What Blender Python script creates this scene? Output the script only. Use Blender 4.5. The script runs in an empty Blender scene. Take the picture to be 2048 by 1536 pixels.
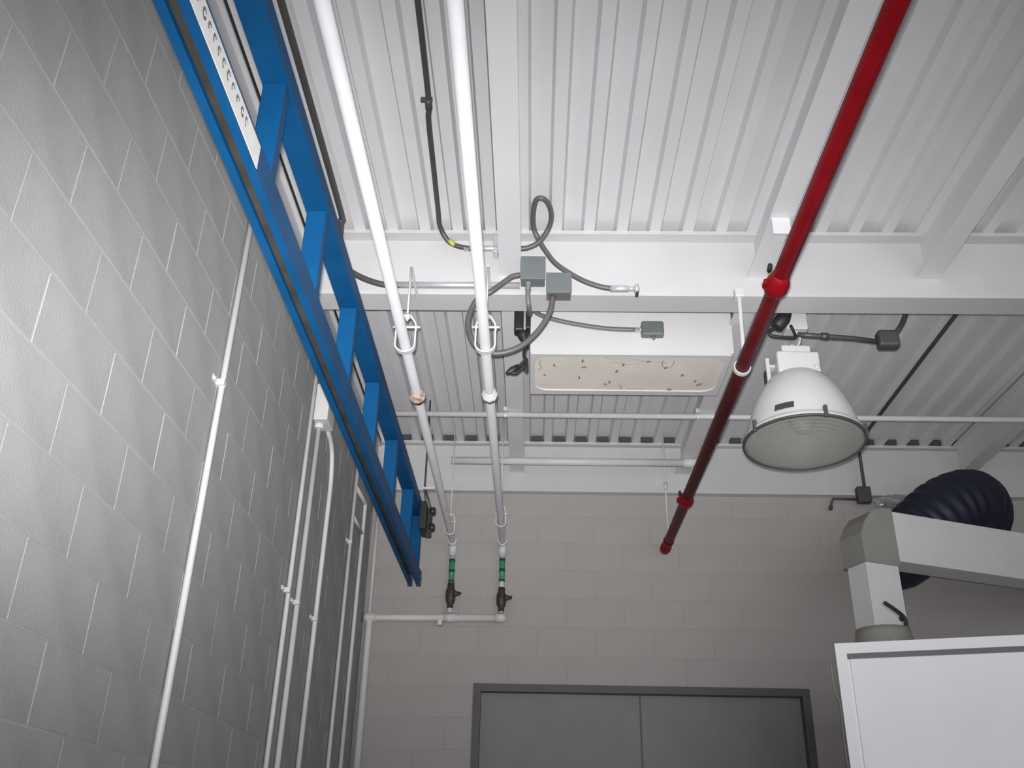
import bpy, bmesh, math, random
from mathutils import Vector, Matrix
random.seed(7)
S = bpy.context.scene
C = S.collection

# ------------------------------------------------------------------ camera, world, lights, exposure
PITCH, YAW, ROLL, FPX = 0.46852441, -0.02771386, 0.02189761, 1901.614
fwd = Vector((math.sin(YAW)*math.cos(PITCH), math.cos(YAW)*math.cos(PITCH), math.sin(PITCH)))
rgt = Vector((math.cos(YAW), -math.sin(YAW), 0.0))
upv = rgt.cross(fwd)
r2 = rgt*math.cos(ROLL) + upv*math.sin(ROLL)
u2 = upv*math.cos(ROLL) - rgt*math.sin(ROLL)
CAM = Vector((0, 0, 1.6))
cd = bpy.data.cameras.new('camera'); cam = bpy.data.objects.new('camera', cd); C.objects.link(cam)
rot = Matrix((r2, u2, -fwd)).transposed().to_4x4()
cam.matrix_world = Matrix.Translation(CAM) @ rot
cd.sensor_width = 36.0; cd.sensor_fit = 'HORIZONTAL'; cd.lens = 36.0*FPX/2048.0
cd.clip_start = 0.02
S.camera = cam

w = bpy.data.worlds.new('world'); S.world = w; w.use_nodes = True
w.node_tree.nodes['Background'].inputs[0].default_value = (0.95, 0.97, 1.0, 1)
w.node_tree.nodes['Background'].inputs[1].default_value = 1.9

# the camera's built-in flash: beside the lens, aimed along the view
fl = bpy.data.lights.new('camera_flash', 'SPOT'); flash = bpy.data.objects.new('camera_flash', fl); C.objects.link(flash)
FLASH = CAM - r2*0.014 + u2*0.045
fdir = (fwd - r2*0.040 + u2*0.020).normalized()
fz = -fdir; fx = (r2 - fz*r2.dot(fz)).normalized(); fy = fz.cross(fx)
flash.matrix_world = Matrix.Translation(FLASH) @ Matrix((fx, fy, fz)).transposed().to_4x4()
fl.energy = 1360.0; fl.spot_size = math.radians(150); fl.spot_blend = 0.2; fl.shadow_soft_size = 0.02
# beam pattern of the flash head: wide sideways, narrow up and down
fl.use_nodes = True
nt = fl.node_tree; em = nt.nodes['Emission']
tcn = nt.nodes.new('ShaderNodeTexCoord'); sp = nt.nodes.new('ShaderNodeSeparateXYZ')
nt.links.new(tcn.outputs['Normal'], sp.inputs[0])
def mth(op, a, b=None):
    n = nt.nodes.new('ShaderNodeMath'); n.operation = op
    for k, v in enumerate((a, b)):
        if v is None: continue
        if isinstance(v, (int, float)): n.inputs[k].default_value = v
        else: nt.links.new(v, n.inputs[k])
    return n.outputs[0]
tx = mth('DIVIDE', mth('DIVIDE', sp.outputs[0], sp.outputs[2]), 0.59)
ty = mth('DIVIDE', mth('DIVIDE', sp.outputs[1], sp.outputs[2]), 0.304)
g_ = mth('EXPONENT', mth('MULTIPLY', mth('ADD', mth('MULTIPLY', tx, tx), mth('MULTIPLY', ty, ty)), -1.0))
nt.links.new(g_, em.inputs['Strength'])
fl.color = (1.0, 0.985, 0.985)

S.view_settings.view_transform = 'Standard'; S.view_settings.look = 'None'
S.view_settings.gamma = 1.0; S.view_settings.use_curve_mapping = False
S.view_settings.exposure = 0.0

# ------------------------------------------------------------------ materials
def mat(name, col, rough=0.6, metal=0.0, noise=0.0, nscale=6.0, bump=0.0, bscale=80.0, col2=None, spec=0.5):
    m = bpy.data.materials.new(name); m.use_nodes = True
    nt = m.node_tree; b = nt.nodes['Principled BSDF']
    b.inputs['Roughness'].default_value = rough; b.inputs['Metallic'].default_value = metal
    b.inputs['Specular IOR Level'].default_value = spec
    b.inputs['Base Color'].default_value = (*col, 1)
    tc = nt.nodes.new('ShaderNodeTexCoord')
    if noise > 0 or col2:
        n = nt.nodes.new('ShaderNodeTexNoise'); n.inputs['Scale'].default_value = nscale; n.inputs['Detail'].default_value = 5
        nt.links.new(tc.outputs['Object'], n.inputs['Vector'])
        r = nt.nodes.new('ShaderNodeValToRGB')
        c2 = col2 if col2 else tuple(min(1, c*(1+noise)) for c in col)
        c1 = col if col2 else tuple(c*(1-noise) for c in col)
        r.color_ramp.elements[0].position = 0.35; r.color_ramp.elements[1].position = 0.68
        r.color_ramp.elements[0].color = (*c1, 1); r.color_ramp.elements[1].color = (*c2, 1)
        nt.links.new(n.outputs['Fac'], r.inputs['Fac']); nt.links.new(r.outputs['Color'], b.inputs['Base Color'])
    if bump > 0:
        n2 = nt.nodes.new('ShaderNodeTexNoise'); n2.inputs['Scale'].default_value = bscale; n2.inputs['Detail'].default_value = 4
        nt.links.new(tc.outputs['Object'], n2.inputs['Vector'])
        bp = nt.nodes.new('ShaderNodeBump'); bp.inputs['Strength'].default_value = bump; bp.inputs['Distance'].default_value = 0.004
        nt.links.new(n2.outputs['Fac'], bp.inputs['Height']); nt.links.new(bp.outputs['Normal'], b.inputs['Normal'])
    return m

M = {
 'white':   mat('white_paint', (0.60, 0.595, 0.605), 0.5, noise=0.03, nscale=3),
 'deck':    mat('white_deck_paint', (0.66, 0.655, 0.67), 0.45, noise=0.03, nscale=2),
 'beam':    mat('white_beam_paint', (0.52, 0.515, 0.52), 0.55, noise=0.025, nscale=4),
 'pipew':   mat('white_pipe_paint', (0.565, 0.56, 0.575), 0.45, noise=0.03, nscale=8),
 'dull':    mat('dull_white_paint', (0.60, 0.595, 0.58), 0.5, noise=0.04, nscale=9),
 'block':   mat('grey_block', (0.318, 0.314, 0.312), 0.85, noise=0.07, nscale=5, bump=0.35, bscale=160),
 'mortar':  mat('pale_mortar', (0.312, 0.308, 0.305), 0.9, nscale=1.6, col2=(0.365, 0.361, 0.361)),
 'bblock':  mat('painted_block', (0.355, 0.334, 0.321), 0.6, noise=0.03, nscale=3, bump=0.12, bscale=120),
 'bmortar': mat('painted_joint', (0.350, 0.329, 0.316), 0.7, noise=0.05, nscale=2.5),
 'blue':    mat('blue_enamel', (0.004, 0.064, 0.175), 0.5, noise=0.12, nscale=5, spec=0.12),
 'blueend': mat('dark_blue_steel', (0.03, 0.05, 0.08), 0.5),
 'slot':    mat('dark_brown', (0.045, 0.04, 0.035), 0.7, noise=0.3, nscale=9),
 'sticker': mat('white_sticker', (0.72, 0.71, 0.70), 0.5, noise=0.05, nscale=20),
 'print':   mat('grey_print', (0.17, 0.165, 0.18), 0.6, noise=0.25, nscale=60),
 'red':     mat('red_pipe_paint', (0.20, 0.0025, 0.007), 0.5, noise=0.12, nscale=7, spec=0.15),
 'steel':   mat('galvanized_steel', (0.62, 0.62, 0.64), 0.34, metal=0.55, noise=0.05, nscale=20),
 'emt':     mat('dull_conduit', (0.085, 0.082, 0.084), 0.45, metal=0.35, noise=0.1, nscale=10),
 'flex':    mat('grey_flex_conduit', (0.095, 0.092, 0.095), 0.45, noise=0.08, nscale=15),
 'gbox':    mat('grey_junction_box', (0.130, 0.145, 0.146), 0.5, noise=0.05, nscale=12),
 'dbox':    mat('dark_junction_box', (0.055, 0.058, 0.06), 0.55, noise=0.1, nscale=12),
 'black':   mat('black_rubber', (0.018, 0.018, 0.02), 0.5, noise=0.1, nscale=20),
 'tape':    mat('yellow_green_tape', (0.42, 0.42, 0.08), 0.5),
 'rust':    mat('rusty_copper', (0.22, 0.10, 0.055), 0.6, nscale=40, col2=(0.55, 0.46, 0.42)),
 'valve':   mat('dark_bronze_valve', (0.045, 0.035, 0.028), 0.5, noise=0.2, nscale=25),
 'green':   mat('green_pipe_label', (0.05, 0.26, 0.16), 0.45, noise=0.15, nscale=30),
 'greenp':  mat('dark_green_print', (0.008, 0.055, 0.035), 0.5),
 'lens':    mat('dirty_cream_lens', (0.74, 0.69, 0.63), 0.45, noise=0.05, nscale=5),
 'bug':     mat('dead_insect', (0.16, 0.13, 0.115), 0.8),
 'web':     mat('cobweb', (0.30, 0.27, 0.24), 0.9),
 'refl':    mat('lamp_reflector', (0.55, 0.55, 0.53), 0.35, noise=0.05, nscale=8),
 'door':    mat('grey_door', (0.20, 0.19, 0.18), 0.5, noise=0.05, nscale=4),
 'dframe':  mat('dark_door_frame', (0.075, 0.07, 0.068), 0.5, noise=0.1, nscale=6),
 'ductw':   mat('white_duct', (0.60, 0.60, 0.60), 0.35, noise=0.03, nscale=5),
 'ductg':   mat('grey_duct_elbow', (0.25, 0.245, 0.22), 0.5, noise=0.05, nscale=5),
 'cabw':    mat('cabinet_white', (0.88, 0.88, 0.90), 0.35, noise=0.02, nscale=3),
 'navy':    mat('navy_enamel', (0.010, 0.012, 0.028), 0.5, noise=0.2, nscale=6),
 'film':    mat('crumpled_film', (0.30, 0.29, 0.30), 0.3, noise=0.15, nscale=20),
 'floor':   mat('concrete_floor', (0.48, 0.47, 0.46), 0.7, noise=0.12, nscale=3, bump=0.1),
}
g = bpy.data.materials.new('lamp_glass'); g.use_nodes = True
gb = g.node_tree.nodes['Principled BSDF']
gb.inputs['Base Color'].default_value = (0.62, 0.62, 0.58, 1); gb.inputs['Roughness'].default_value = 0.12
gb.inputs['Transmission Weight'].default_value = 0.75; gb.inputs['IOR'].default_value = 1.04
M['glass'] = g

# ------------------------------------------------------------------ mesh helpers
def box(bm, x0, x1, y0, y1, z0, z1):
    vs = [bm.verts.new((x, y, z)) for z in (z0, z1) for y in (y0, y1) for x in (x0, x1)]
    for f in ((0,2,3,1),(4,5,7,6),(0,1,5,4),(2,6,7,3),(0,4,6,2),(1,3,7,5)):
        bm.faces.new([vs[i] for i in f])
    return vs

def bbox(bm, x0, x1, y0, y1, z0, z1, bev=0.004, seg=2):
    """box with rounded edges"""
    vs = box(bm, x0, x1, y0, y1, z0, z1)
    es = {e for v in vs for e in v.link_edges}
    bmesh.ops.bevel(bm, geom=list(es), offset=bev, segments=seg, affect='EDGES', profile=0.5)

def prism(bm, pts, axis, a0, a1):
    """extrude a 2-D outline along an axis: X -> (y,z), Y -> (x,z), Z -> (x,y)"""
    def P(p, a):
        return {'X': (a, p[0], p[1]), 'Y': (p[0], a, p[1]), 'Z': (p[0], p[1], a)}[axis]
    A = [bm.verts.new(P(p, a0)) for p in pts]; B = [bm.verts.new(P(p, a1)) for p in pts]
    n = len(pts)
    bm.faces.new(A); bm.faces.new(B[::-1])
    for i in range(n):
        bm.faces.new((A[i], B[i], B[(i+1) % n], A[(i+1) % n]))

def smooth_path(pts, sub=6):
    """Catmull-Rom through the points"""
    P = [Vector(p) for p in pts]
    if len(P) < 3: return P
    P = [P[0]*2-P[1]] + P + [P[-1]*2-P[-2]]
    out = []
    for i in range(1, len(P)-2):
        a, b, c, d = P[i-1], P[i], P[i+1], P[i+2]
        for k in range(sub):
            t = k/sub
            out.append(0.5*((2*b)+(c-a)*t+(2*a-5*b+4*c-d)*t*t+(3*b-a-3*c+d)*t**3))
    out.append(P[-2])
    return out

def bend_path(pts, rad=0.06, seg=6):
    """straight runs with rounded corners"""
    P = [Vector(p) for p in pts]; out = [P[0]]
    for i in range(1, len(P)-1):
        a = (P[i-1]-P[i]); b = (P[i+1]-P[i]); r = min(rad, a.length*0.49, b.length*0.49)
        p0 = P[i]+a.normalized()*r; p1 = P[i]+b.normalized()*r
        for k in range(seg+1):
            t = k/seg
            out.append(p0*(1-t)**2 + P[i]*2*t*(1-t) + p1*t*t)
    out.append(P[-1]); return out

def tube(bm, path, r, n=14, cap=True):
    P = [Vector(p) for p in path]; rings = []
    R = r if isinstance(r, (list, tuple)) else [r]*len(P)
    t = (P[1]-P[0]).normalized()
    u = t.orthogonal().normalized()
    for i, p in enumerate(P):
        if i == 0: tn = (P[1]-P[0])
        elif i == len(P)-1: tn = (P[-1]-P[-2])
        else: tn = (P[i+1]-P[i]).normalized()+(P[i]-P[i-1]).normalized()
        tn = tn.normalized() if tn.length > 1e-9 else t
        u = (u - tn*u.dot(tn)); u = u.normalized() if u.length > 1e-6 else tn.orthogonal().normalized()
        v = tn.cross(u); t = tn
        rings.append([bm.verts.new(p+(u*math.cos(a)+v*math.sin(a))*R[i]) for a in [2*math.pi*k/n for k in range(n)]])
    for A, B in zip(rings, rings[1:]):
        for k in range(n):
            f = bm.faces.new((A[k], A[(k+1) % n], B[(k+1) % n], B[k])); f.smooth = True
    if cap:
        bm.faces.new(rings[0][::-1]); bm.faces.new(rings[-1])

def tube_prof(bm, p0, p1, prof, n=18):
    """lathe along p0->p1: prof = list of (distance from p0, radius)"""
    p0 = Vector(p0); d = (Vector(p1)-p0).normalized()
    tube(bm, [p0+d*s for s, _ in prof], [r for _, r in prof], n)

def lathe(bm, prof, cx, cy, n=48):
    rings = []
    for r, z in prof:
        if r < 1e-6: rings.append([bm.verts.new((cx, cy, z))])
        else: rings.append([bm.verts.new((cx+r*math.cos(2*math.pi*k/n), cy+r*math.sin(2*math.pi*k/n), z)) for k in range(n)])
    for A, B in zip(rings, rings[1:]):
        for k in range(n):
            if len(A) == 1 and len(B) == 1: continue
            if len(A) == 1: f = bm.faces.new((A[0], B[(k+1) % n], B[k]))
            elif len(B) == 1: f = bm.faces.new((A[k], A[(k+1) % n], B[0]))
            else: f = bm.faces.new((A[k], A[(k+1) % n], B[(k+1) % n], B[k]))
            f.smooth = True

def ring(bm, c, axis, R, r, n=28, m=8, sz=1.0):
    """torus; axis is the ring's normal"""
    c = Vector(c); ax = Vector(axis).normalized(); u = ax.orthogonal().normalized(); v = ax.cross(u)
    pts = [c+(u*math.cos(2*math.pi*k/n)+v*math.sin(2*math.pi*k/n))*R for k in range(n+1)]
    tube(bm, pts, r, m, cap=False)

def BM(fn, *a, **k):
    bm = bmesh.new(); fn(bm, *a, **k); return bm

ROOT = {}
def obj(name, bm, m, parent=None, local=False):
    """one mesh object; verts are given in world space and moved into the root's frame"""
    me = bpy.data.meshes.new(name)
    if parent is not None and not local:
        off = ROOT[parent.name]
        bmesh.ops.translate(bm, verts=bm.verts, vec=-off)
    bmesh.ops.recalc_face_normals(bm, faces=bm.faces)
    bm.to_mesh(me); bm.free()
    me.materials.append(M[m])
    o = bpy.data.objects.new(name, me); C.objects.link(o)
    if parent is not None:
        o.parent = parent; ROOT[o.name] = ROOT[parent.name]
    else:
        ROOT[o.name] = Vector((0, 0, 0))
    return o

def tag(o, label, cat, group=None):
    o['label'] = label; o['category'] = cat
    if group: o['group'] = group
    return o

def thing(name, label, cat, loc, rotz=0.0, group=None):
    o = bpy.data.objects.new(name, None); C.objects.link(o)
    o.location = loc; o.rotation_euler = (0, 0, rotz); ROOT[o.name] = Vector(loc)
    o.empty_display_size = 0.05
    return tag(o, label, cat, group)

def struct(name, bm, m, label=None):
    o = obj(name, bm, m); o['kind'] = 'structure'
    if label: o['label'] = label
    return o

# ------------------------------------------------------------------ room shell
XL, YB, ZD = -1.19, 6.66, 4.452     # left wall face, back wall face, underside of the deck ribs
XR, YF = 6.5, -3.0
COURSE, BLK = 0.2015, 0.406
ZJ = 3.28                            # one bed joint

fo = struct('floor', BM(box, XL-0.3, XR+0.3, YF, YB+0.3, -0.12, 0.0), 'floor', 'grey concrete floor of the workshop')

wl = struct('wall_left', BM(box, XL-0.2, XL-0.0016, YF, YB+0.2, 0.0, 4.40), 'mortar', 'grey concrete block wall with pale mortar joints')
wb = bmesh.new()
DX0, DX1, DZ = -0.40, 1.855, 2.695
box(wb, XL-0.004, DX0, YB+0.0012, YB+0.2, 0.0, 4.44)
box(wb, DX1, XR, YB+0.0012, YB+0.2, 0.0, 4.44)
box(wb, DX0, DX1, YB+0.0012, YB+0.2, DZ, 4.44)
wbk = struct('wall_back', wb, 'bmortar', 'smooth taupe painted block wall at the far end')
struct('wall_right', BM(box, XR, XR+0.2, YF, YB+0.2, 0.0, 4.44), 'bblock', 'taupe painted wall on the far right')

def block_mesh(name, sx, sy, sz, m):
    bm = bmesh.new(); box(bm, -sx/2, sx/2, -sy/2, sy/2, -sz/2, sz/2)
    bmesh.ops.bevel(bm, geom=list(bm.edges), offset=0.0010, segments=1, affect='EDGES')
    bmesh.ops.recalc_face_normals(bm, faces=bm.faces)
    me = bpy.data.meshes.new(name); bm.to_mesh(me); bm.free(); me.materials.append(M[m]); return me
JT = 0.008
cache = {}
def put_block(parent, axis, a0, a1, zc, m, face):
    ln = round(a1-a0-JT, 3)
    key = (axis, ln, m)
    if key not in cache:
        if axis == 'Y': cache[key] = block_mesh('block', 0.05, ln, COURSE-JT, m)
        else: cache[key] = block_mesh('block', ln, 0.05, COURSE-JT, m)
    o = bpy.data.objects.new('block', cache[key]); C.objects.link(o); o.parent = parent
    dv = random.uniform(-0.0009, 0.0007) if axis == 'Y' else random.uniform(-0.0003, 0.0003)
    o.location = (face-0.025+dv, (a0+a1)/2, zc) if axis == 'Y' else ((a0+a1)/2, face+0.025+dv, zc)

row0 = -10
for r in range(row0, 5):                     # left wall courses
    z0 = ZJ+r*COURSE; zc = z0+COURSE/2
    off = 2.135 if r % 2 == 0 else 2.135+BLK/2
    if r == 0: pass
    k = -4; 
    while True:
        a0 = off - BLK + k*BLK; a1 = a0+BLK
        k += 1
        if a0 >= YB-0.03: break
        if a1 < 0.55: continue
        if a1 > YB: a1 = YB
        put_block(wl, 'Y', a0, a1, zc, 'block', XL)
for r in range(-7, 4):                      # back wall courses
    z0 = ZJ+r*COURSE; zc = z0+COURSE/2
    off = XL if r % 2 == 0 else XL-BLK/2
    for k in range(0, 15):
        a0 = max(XL, off+k*BLK); a1 = off+(k+1)*BLK
        segs = [(a0, a1)]
        if z0 < DZ-0.02:
            segs = []
            if a0 < DX0-0.05: segs.append((a0, min(a1, DX0)))
            if a1 > DX1+0.05: segs.append((max(a0, DX1), a1))
        for s0, s1 in segs:
            if s1-s0 > 0.06: put_block(wbk, 'X', s0, s1, zc, 'bblock', YB)

# wide door below the end wall: only its head shows
d1 = struct('door_1', BM(box, DX0+0.05, DX1-0.05, YB+0.07, YB+0.11, 0.0, DZ-0.05), 'door', 'wide grey door under a dark frame head in the end wall')
def frame_bm(bm):
    box(bm, DX0, DX1, YB-0.012, YB+0.14, DZ-0.05, DZ)
    box(bm, DX0, DX0+0.05, YB-0.012, YB+0.14, 0, DZ-0.05); box(bm, DX1-0.05, DX1, YB-0.012, YB+0.14, 0, DZ-0.05)
obj('door_frame', BM(frame_bm), 'dframe', d1)
obj('centre_seam', BM(box, (DX0+DX1)/2-0.006, (DX0+DX1)/2+0.006, YB+0.066, YB+0.071, 0, DZ-0.05), 'dframe', d1)

# ceiling: slab with corrugated steel deck sheets below
ce = struct('ceiling', BM(box, XL-0.2, XR+0.2, YF, YB+1.6, 4.50, 4.60), 'deck', 'white corrugated steel roof deck')
PITCHX, RIB0 = 0.165, -0.068
def deck_profile(nr):
    p = []
    for i in range(nr):
        x = i*PITCHX
        p += [(x-0.027, 0.0), (x+0.027, 0.0), (x+0.040, 0.040), (x+PITCHX-0.040, 0.040)]
    p.append((nr*PITCHX-0.027, 0.0))
    return p
NR = 6
def deck_bm(bm, nr=NR):
    p = deck_profile(nr); y0, y1 = YF, YB+1.5
    lo = [bm.verts.new((x, y0, z)) for x, z in p]; hi = [bm.verts.new((x, y1, z)) for x, z in p]
    for i in range(len(p)-1):
        bm.faces.new((lo[i], lo[i+1], hi[i+1], hi[i]))
    lo2 = [bm.verts.new((x, y0, z+0.002)) for x, z in p]; hi2 = [bm.verts.new((x, y1, z+0.002)) for x, z in p]
    for i in range(len(p)-1):
        bm.faces.new((lo2[i+1], lo2[i], hi2[i], hi2[i+1]))
dm = None
for k in range(-1, 7):
    x = RIB0 + k*NR*PITCHX - 0.165*0
    if dm is None:
        bm = BM(deck_bm); me = bpy.data.meshes.new('deck_panel'); bm.to_mesh(me); bm.free(); me.materials.append(M['deck']); dm = me
    o = bpy.data.objects.new('deck_panel', dm); C.objects.link(o); o.parent = ce; o.location = (x, 0, ZD+0.0005*(k % 2))

cm = bpy.data.meshes.new('flute_shade_block'); bm = BM(box, -0.041, 0.041, 0, 0.02, 0.0, 0.039); bm.to_mesh(cm); bm.free(); cm.materials.append(M['dbox'])  # dark blocks imitate the shaded flute openings over the wall beam
for k in range(-6, 36):
    o = bpy.data.objects.new('flute_shade_block', cm); C.objects.link(o); o.parent = ce; o.location = (RIB0+(k+0.5)*PITCHX, YB-0.088, ZD+0.001)

# white ledger channel; above it a black strip stands in for the shaded gap
def ledger(bm):
    prism(bm, [(XL-0.004, 4.205), (XL+0.030, 4.205), (XL+0.030, 4.216), (XL+0.008, 4.216), (XL+0.008, 4.405), (XL+0.030, 4.405), (XL+0.030, 4.416), (XL-0.004, 4.416)], 'Y', YF, YB-0.05)
t1 = struct('trim_1', BM(ledger), 'white', 'white steel ledger along the top of the block wall')
t2 = struct('trim_2', BM(box, XL-0.01, XL+0.028, YF, YB-0.05, 4.416, 4.452), 'black', 'black strip imitating the shaded gap between wall ledger and roof deck')

# ------------------------------------------------------------------ steel beams
def ibeam_x(name, label, y, z0, z1, wid, x0, x1, tf=0.020, tw=0.014):
    t = thing(name, label, 'beam', (x0, y, z0))
    obj('web', BM(box, x0, x1, y-tw/2, y+tw/2, z0+tf, z1-tf), 'beam', t)
    obj('bottom_flange', BM(box, x0, x1, y-wid/2, y+wid/2, z0, z0+tf), 'beam', t)
    obj('top_flange', BM(box, x0, x1, y-wid/2, y+wid/2, z1-tf, z1), 'beam', t)
    return t
ZB = 4.070
YN = 3.995
ibeam_x('main_beam', 'deep white steel beam crossing overhead with grey conduits clipped to it', YN, ZB, ZD, 0.15, XL+0.005, XR)
ibeam_x('wall_beam', 'white steel beam along the top of the taupe end wall', YB-0.01, 4.055, ZD, 0.12, XL+0.005, XR)
# joists: near bay and far bay
JX = [-0.130, 1.100, 1.932, 3.16, 4.39]
zj0, jw = 4.222, 0.108
jl = ['white joist over the two white pipes', 'white joist beside the red sprinkler pipe', 'white joist right of the red sprinkler pipe', 'white joist near the right edge', 'white joist at the far right']
for i, x in enumerate(JX):
    for bay, (y0, y1) in enumerate(((YF, YN-0.008), (YN+0.008, YB-0.018))):
        if bay == 1 and i == 2: continue
        nm = 'nearer side of the deep beam' if bay == 0 else 'far side of the deep beam'
        t = thing('roof_joist', f'{jl[i]}, on the {nm}', 'joist', (x, y0, zj0), group='roof joists')
        obj('web', BM(box, x-0.004, x+0.004, y0, y1, zj0+0.010, ZD-0.010), 'deck', t)
        obj('bottom_flange', BM(box, x-jw/2, x+jw/2, y0, y1, zj0, zj0+0.010), 'deck', t)
        a, b = (y0, YN-0.078) if bay == 0 else (YN+0.078, YB-0.075)
        obj('top_flange', BM(box, x-jw/2, x+jw/2, a, b, ZD-0.010, ZD-0.001), 'deck', t)
        if bay == 0 and i == 1:
            obj('stiffener_plate', BM(box, x-0.045, x+0.035, 3.50, 3.508, zj0-0.085, zj0), 'deck', t)

# ------------------------------------------------------------------ blue crane rail (enclosed track, zigzag web, top chord)
XC = -0.775
Y0, Y1 = -0.8, 6.06
zt0, zt1 = 3.208, 3.300
zc0, zc1 = 3.640, 3.715
cr = thing('crane_rail', 'long blue overhead crane rail, slotted underneath, running beside the block wall', 'crane rail', (XC, Y0, zt0))
hw = 0.0385; sl = 0.0135; th = 0.004
def track(bm):
    prism(bm, [(XC-hw, zt0), (XC-sl, zt0), (XC-sl, zt0+0.016), (XC-sl-th, zt0+0.016), (XC-sl-th, zt0+th), (XC-hw+th, zt0+th),
               (XC-hw+th, zt1-th), (XC+hw-th, zt1-th), (XC+hw-th, zt0+th), (XC+sl+th, zt0+th), (XC+sl+th, zt0+0.016), (XC+sl, zt0+0.016), (XC+sl, zt0),
               (XC+hw, zt0), (XC+hw, zt1), (XC-hw, zt1)], 'Y', Y0, Y1)
tr = obj('track', BM(track), 'blue', cr)
obj('track_interior', BM(box, XC-hw+0.005, XC+hw-0.005, Y0+0.01, Y1-0.12, zt0+0.030, zt0+0.034), 'slot', cr)  # dark brown plate seen through the slot
def chord(bm):
    bbox(bm, XC-0.041, XC+0.041, Y0, Y1-0.02, zc0, zc1, 0.006, 2)
obj('top_chord', BM(chord), 'blue', cr)
wh = 0.034
for yt in (0.10, 0.78, 1.43, 2.08, 2.692, 3.345, 4.02, 4.71, 5.46):
    obj('spacer_post', BM(bbox, XC-wh, XC+wh, yt, yt+0.050, zt1, zc0, 0.003, 1), 'blue', cr)
# last plate standing upright under the far end
obj('spacer_post', BM(bbox, XC-wh, XC+wh, Y1-0.10, Y1-0.05, zt1, zc0, 0.003, 1), 'blue', cr)
def endstop(bm):
    box(bm, XC-hw-0.004, XC-sl, Y1, Y1+0.03, zt0-0.004, zt1); box(bm, XC+sl, XC+hw+0.004, Y1, Y1+0.03, zt0-0.004, zt1)
    box(bm, XC-hw-0.008, XC-hw, Y1-0.03, Y1-0.015, zt0+0.03, zt0+0.045); box(bm, XC+hw, XC+hw+0.012, Y1-0.03, Y1-0.015, zt0+0.03, zt0+0.045)
obj('end_stop', BM(endstop), 'blueend', cr)
xs = XC+hw
st = obj('sticker', BM(box, xs, xs+0.0015, 1.20, 1.955, zt0+0.006, zt1-0.012), 'sticker', tr)
def blobs(bm):
    # worn, unreadable print along the sticker
    y = 1.25
    rr = random.Random(3)
    while y < 1.84:
        wd = rr.uniform(0.018, 0.026); hh = rr.uniform(0.020, 0.026); zc = zt0+0.050
        pts = [Vector((xs+0.0022, y+wd/2+math.cos(a)*wd*0.42, zc+math.sin(a)*hh*0.5)) for a in [0.5+k*0.62 for k in range(rr.choice((7, 8, 10)))]]
        tube(bm, pts, 0.0042, 6)
        y += wd+0.016
    for v in bm.verts: v.co.x = xs+0.0018+(v.co.x-xs-0.0022)*0.06
obj('sticker_print', BM(blobs), 'print', tr)

# hanging bracket with two black clamps at the far end of the rail
hb = thing('rail_hanger', 'black clamp bracket hanging the far end of the blue crane rail', 'bracket', (-0.70, 5.90, 3.50))
def hbplate(bm):
    bbox(bm, -0.733, -0.690, 5.78, 5.98, 3.50, 3.68, 0.004)
    bbox(bm, -0.700, -0.662, 5.87, 5.90, 3.47, 3.66, 0.004)
obj('plate', BM(hbplate), 'black', hb)
for zz in (3.645, 3.535):
    obj('clamp_knob', BM(tube_prof, (-0.71, 5.885, zz), (-0.63, 5.885, zz), [(0, 0.014), (0.03, 0.014), (0.032, 0.026), (0.062, 0.028), (0.068, 0.018)]), 'black', hb)
obj('rod', BM(tube, [(-0.705, 5.90, 3.65), (-0.725, 5.90, 3.80), (-0.725, 5.90, ZD)], 0.006, 8), 'emt', hb)
obj('cross_bar', BM(box, -0.735, -0.660, 5.885, 5.915, 3.800, 3.812), 'white', hb)
obj('brace', BM(tube, [(-0.715, 5.89, 3.79), (-0.672, 5.89, 3.66)], 0.006, 8), 'emt', hb)

# ------------------------------------------------------------------ white air pipes with valves
RP = 0.0235
def airpipe(x, y_end, label, union_mat, y_un, zval, tipx):
    t = thing('air_pipe', label, 'pipe', (x, YF, 3.65))
    p = bend_path([(x, YF, 3.65), (x, y_end, 3.65), (x, y_end, 3.56)], 0.05)
    obj('pipe', BM(tube, p, RP, 20), 'pipew', t)
    obj('elbow', BM(tube, bend_path([(x, y_end-0.075, 3.65), (x, y_end, 3.65), (x, y_end, 3.575)], 0.05), RP+0.006, 18), 'pipew', t)
    u = obj('union', BM(tube_prof, (x, y_un-0.045, 3.65), (x, y_un+0.05, 3.65), [(0, RP), (0.004, 0.031), (0.03, 0.031), (0.034, 0.040), (0.058, 0.040), (0.062, 0.030), (0.09, 0.030), (0.095, RP)], 8 if union_mat == 'pipew' else 18), union_mat, t)
    return t
p1 = airpipe(-0.580, 6.590, 'white air pipe nearest the blue rail with a rusty union', 'rust', 4.19, 3.2, 0)
p2 = airpipe(-0.224, 6.590, 'white air pipe in the middle with a clean white union', 'pipew', 4.17, 3.2, 0)
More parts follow.
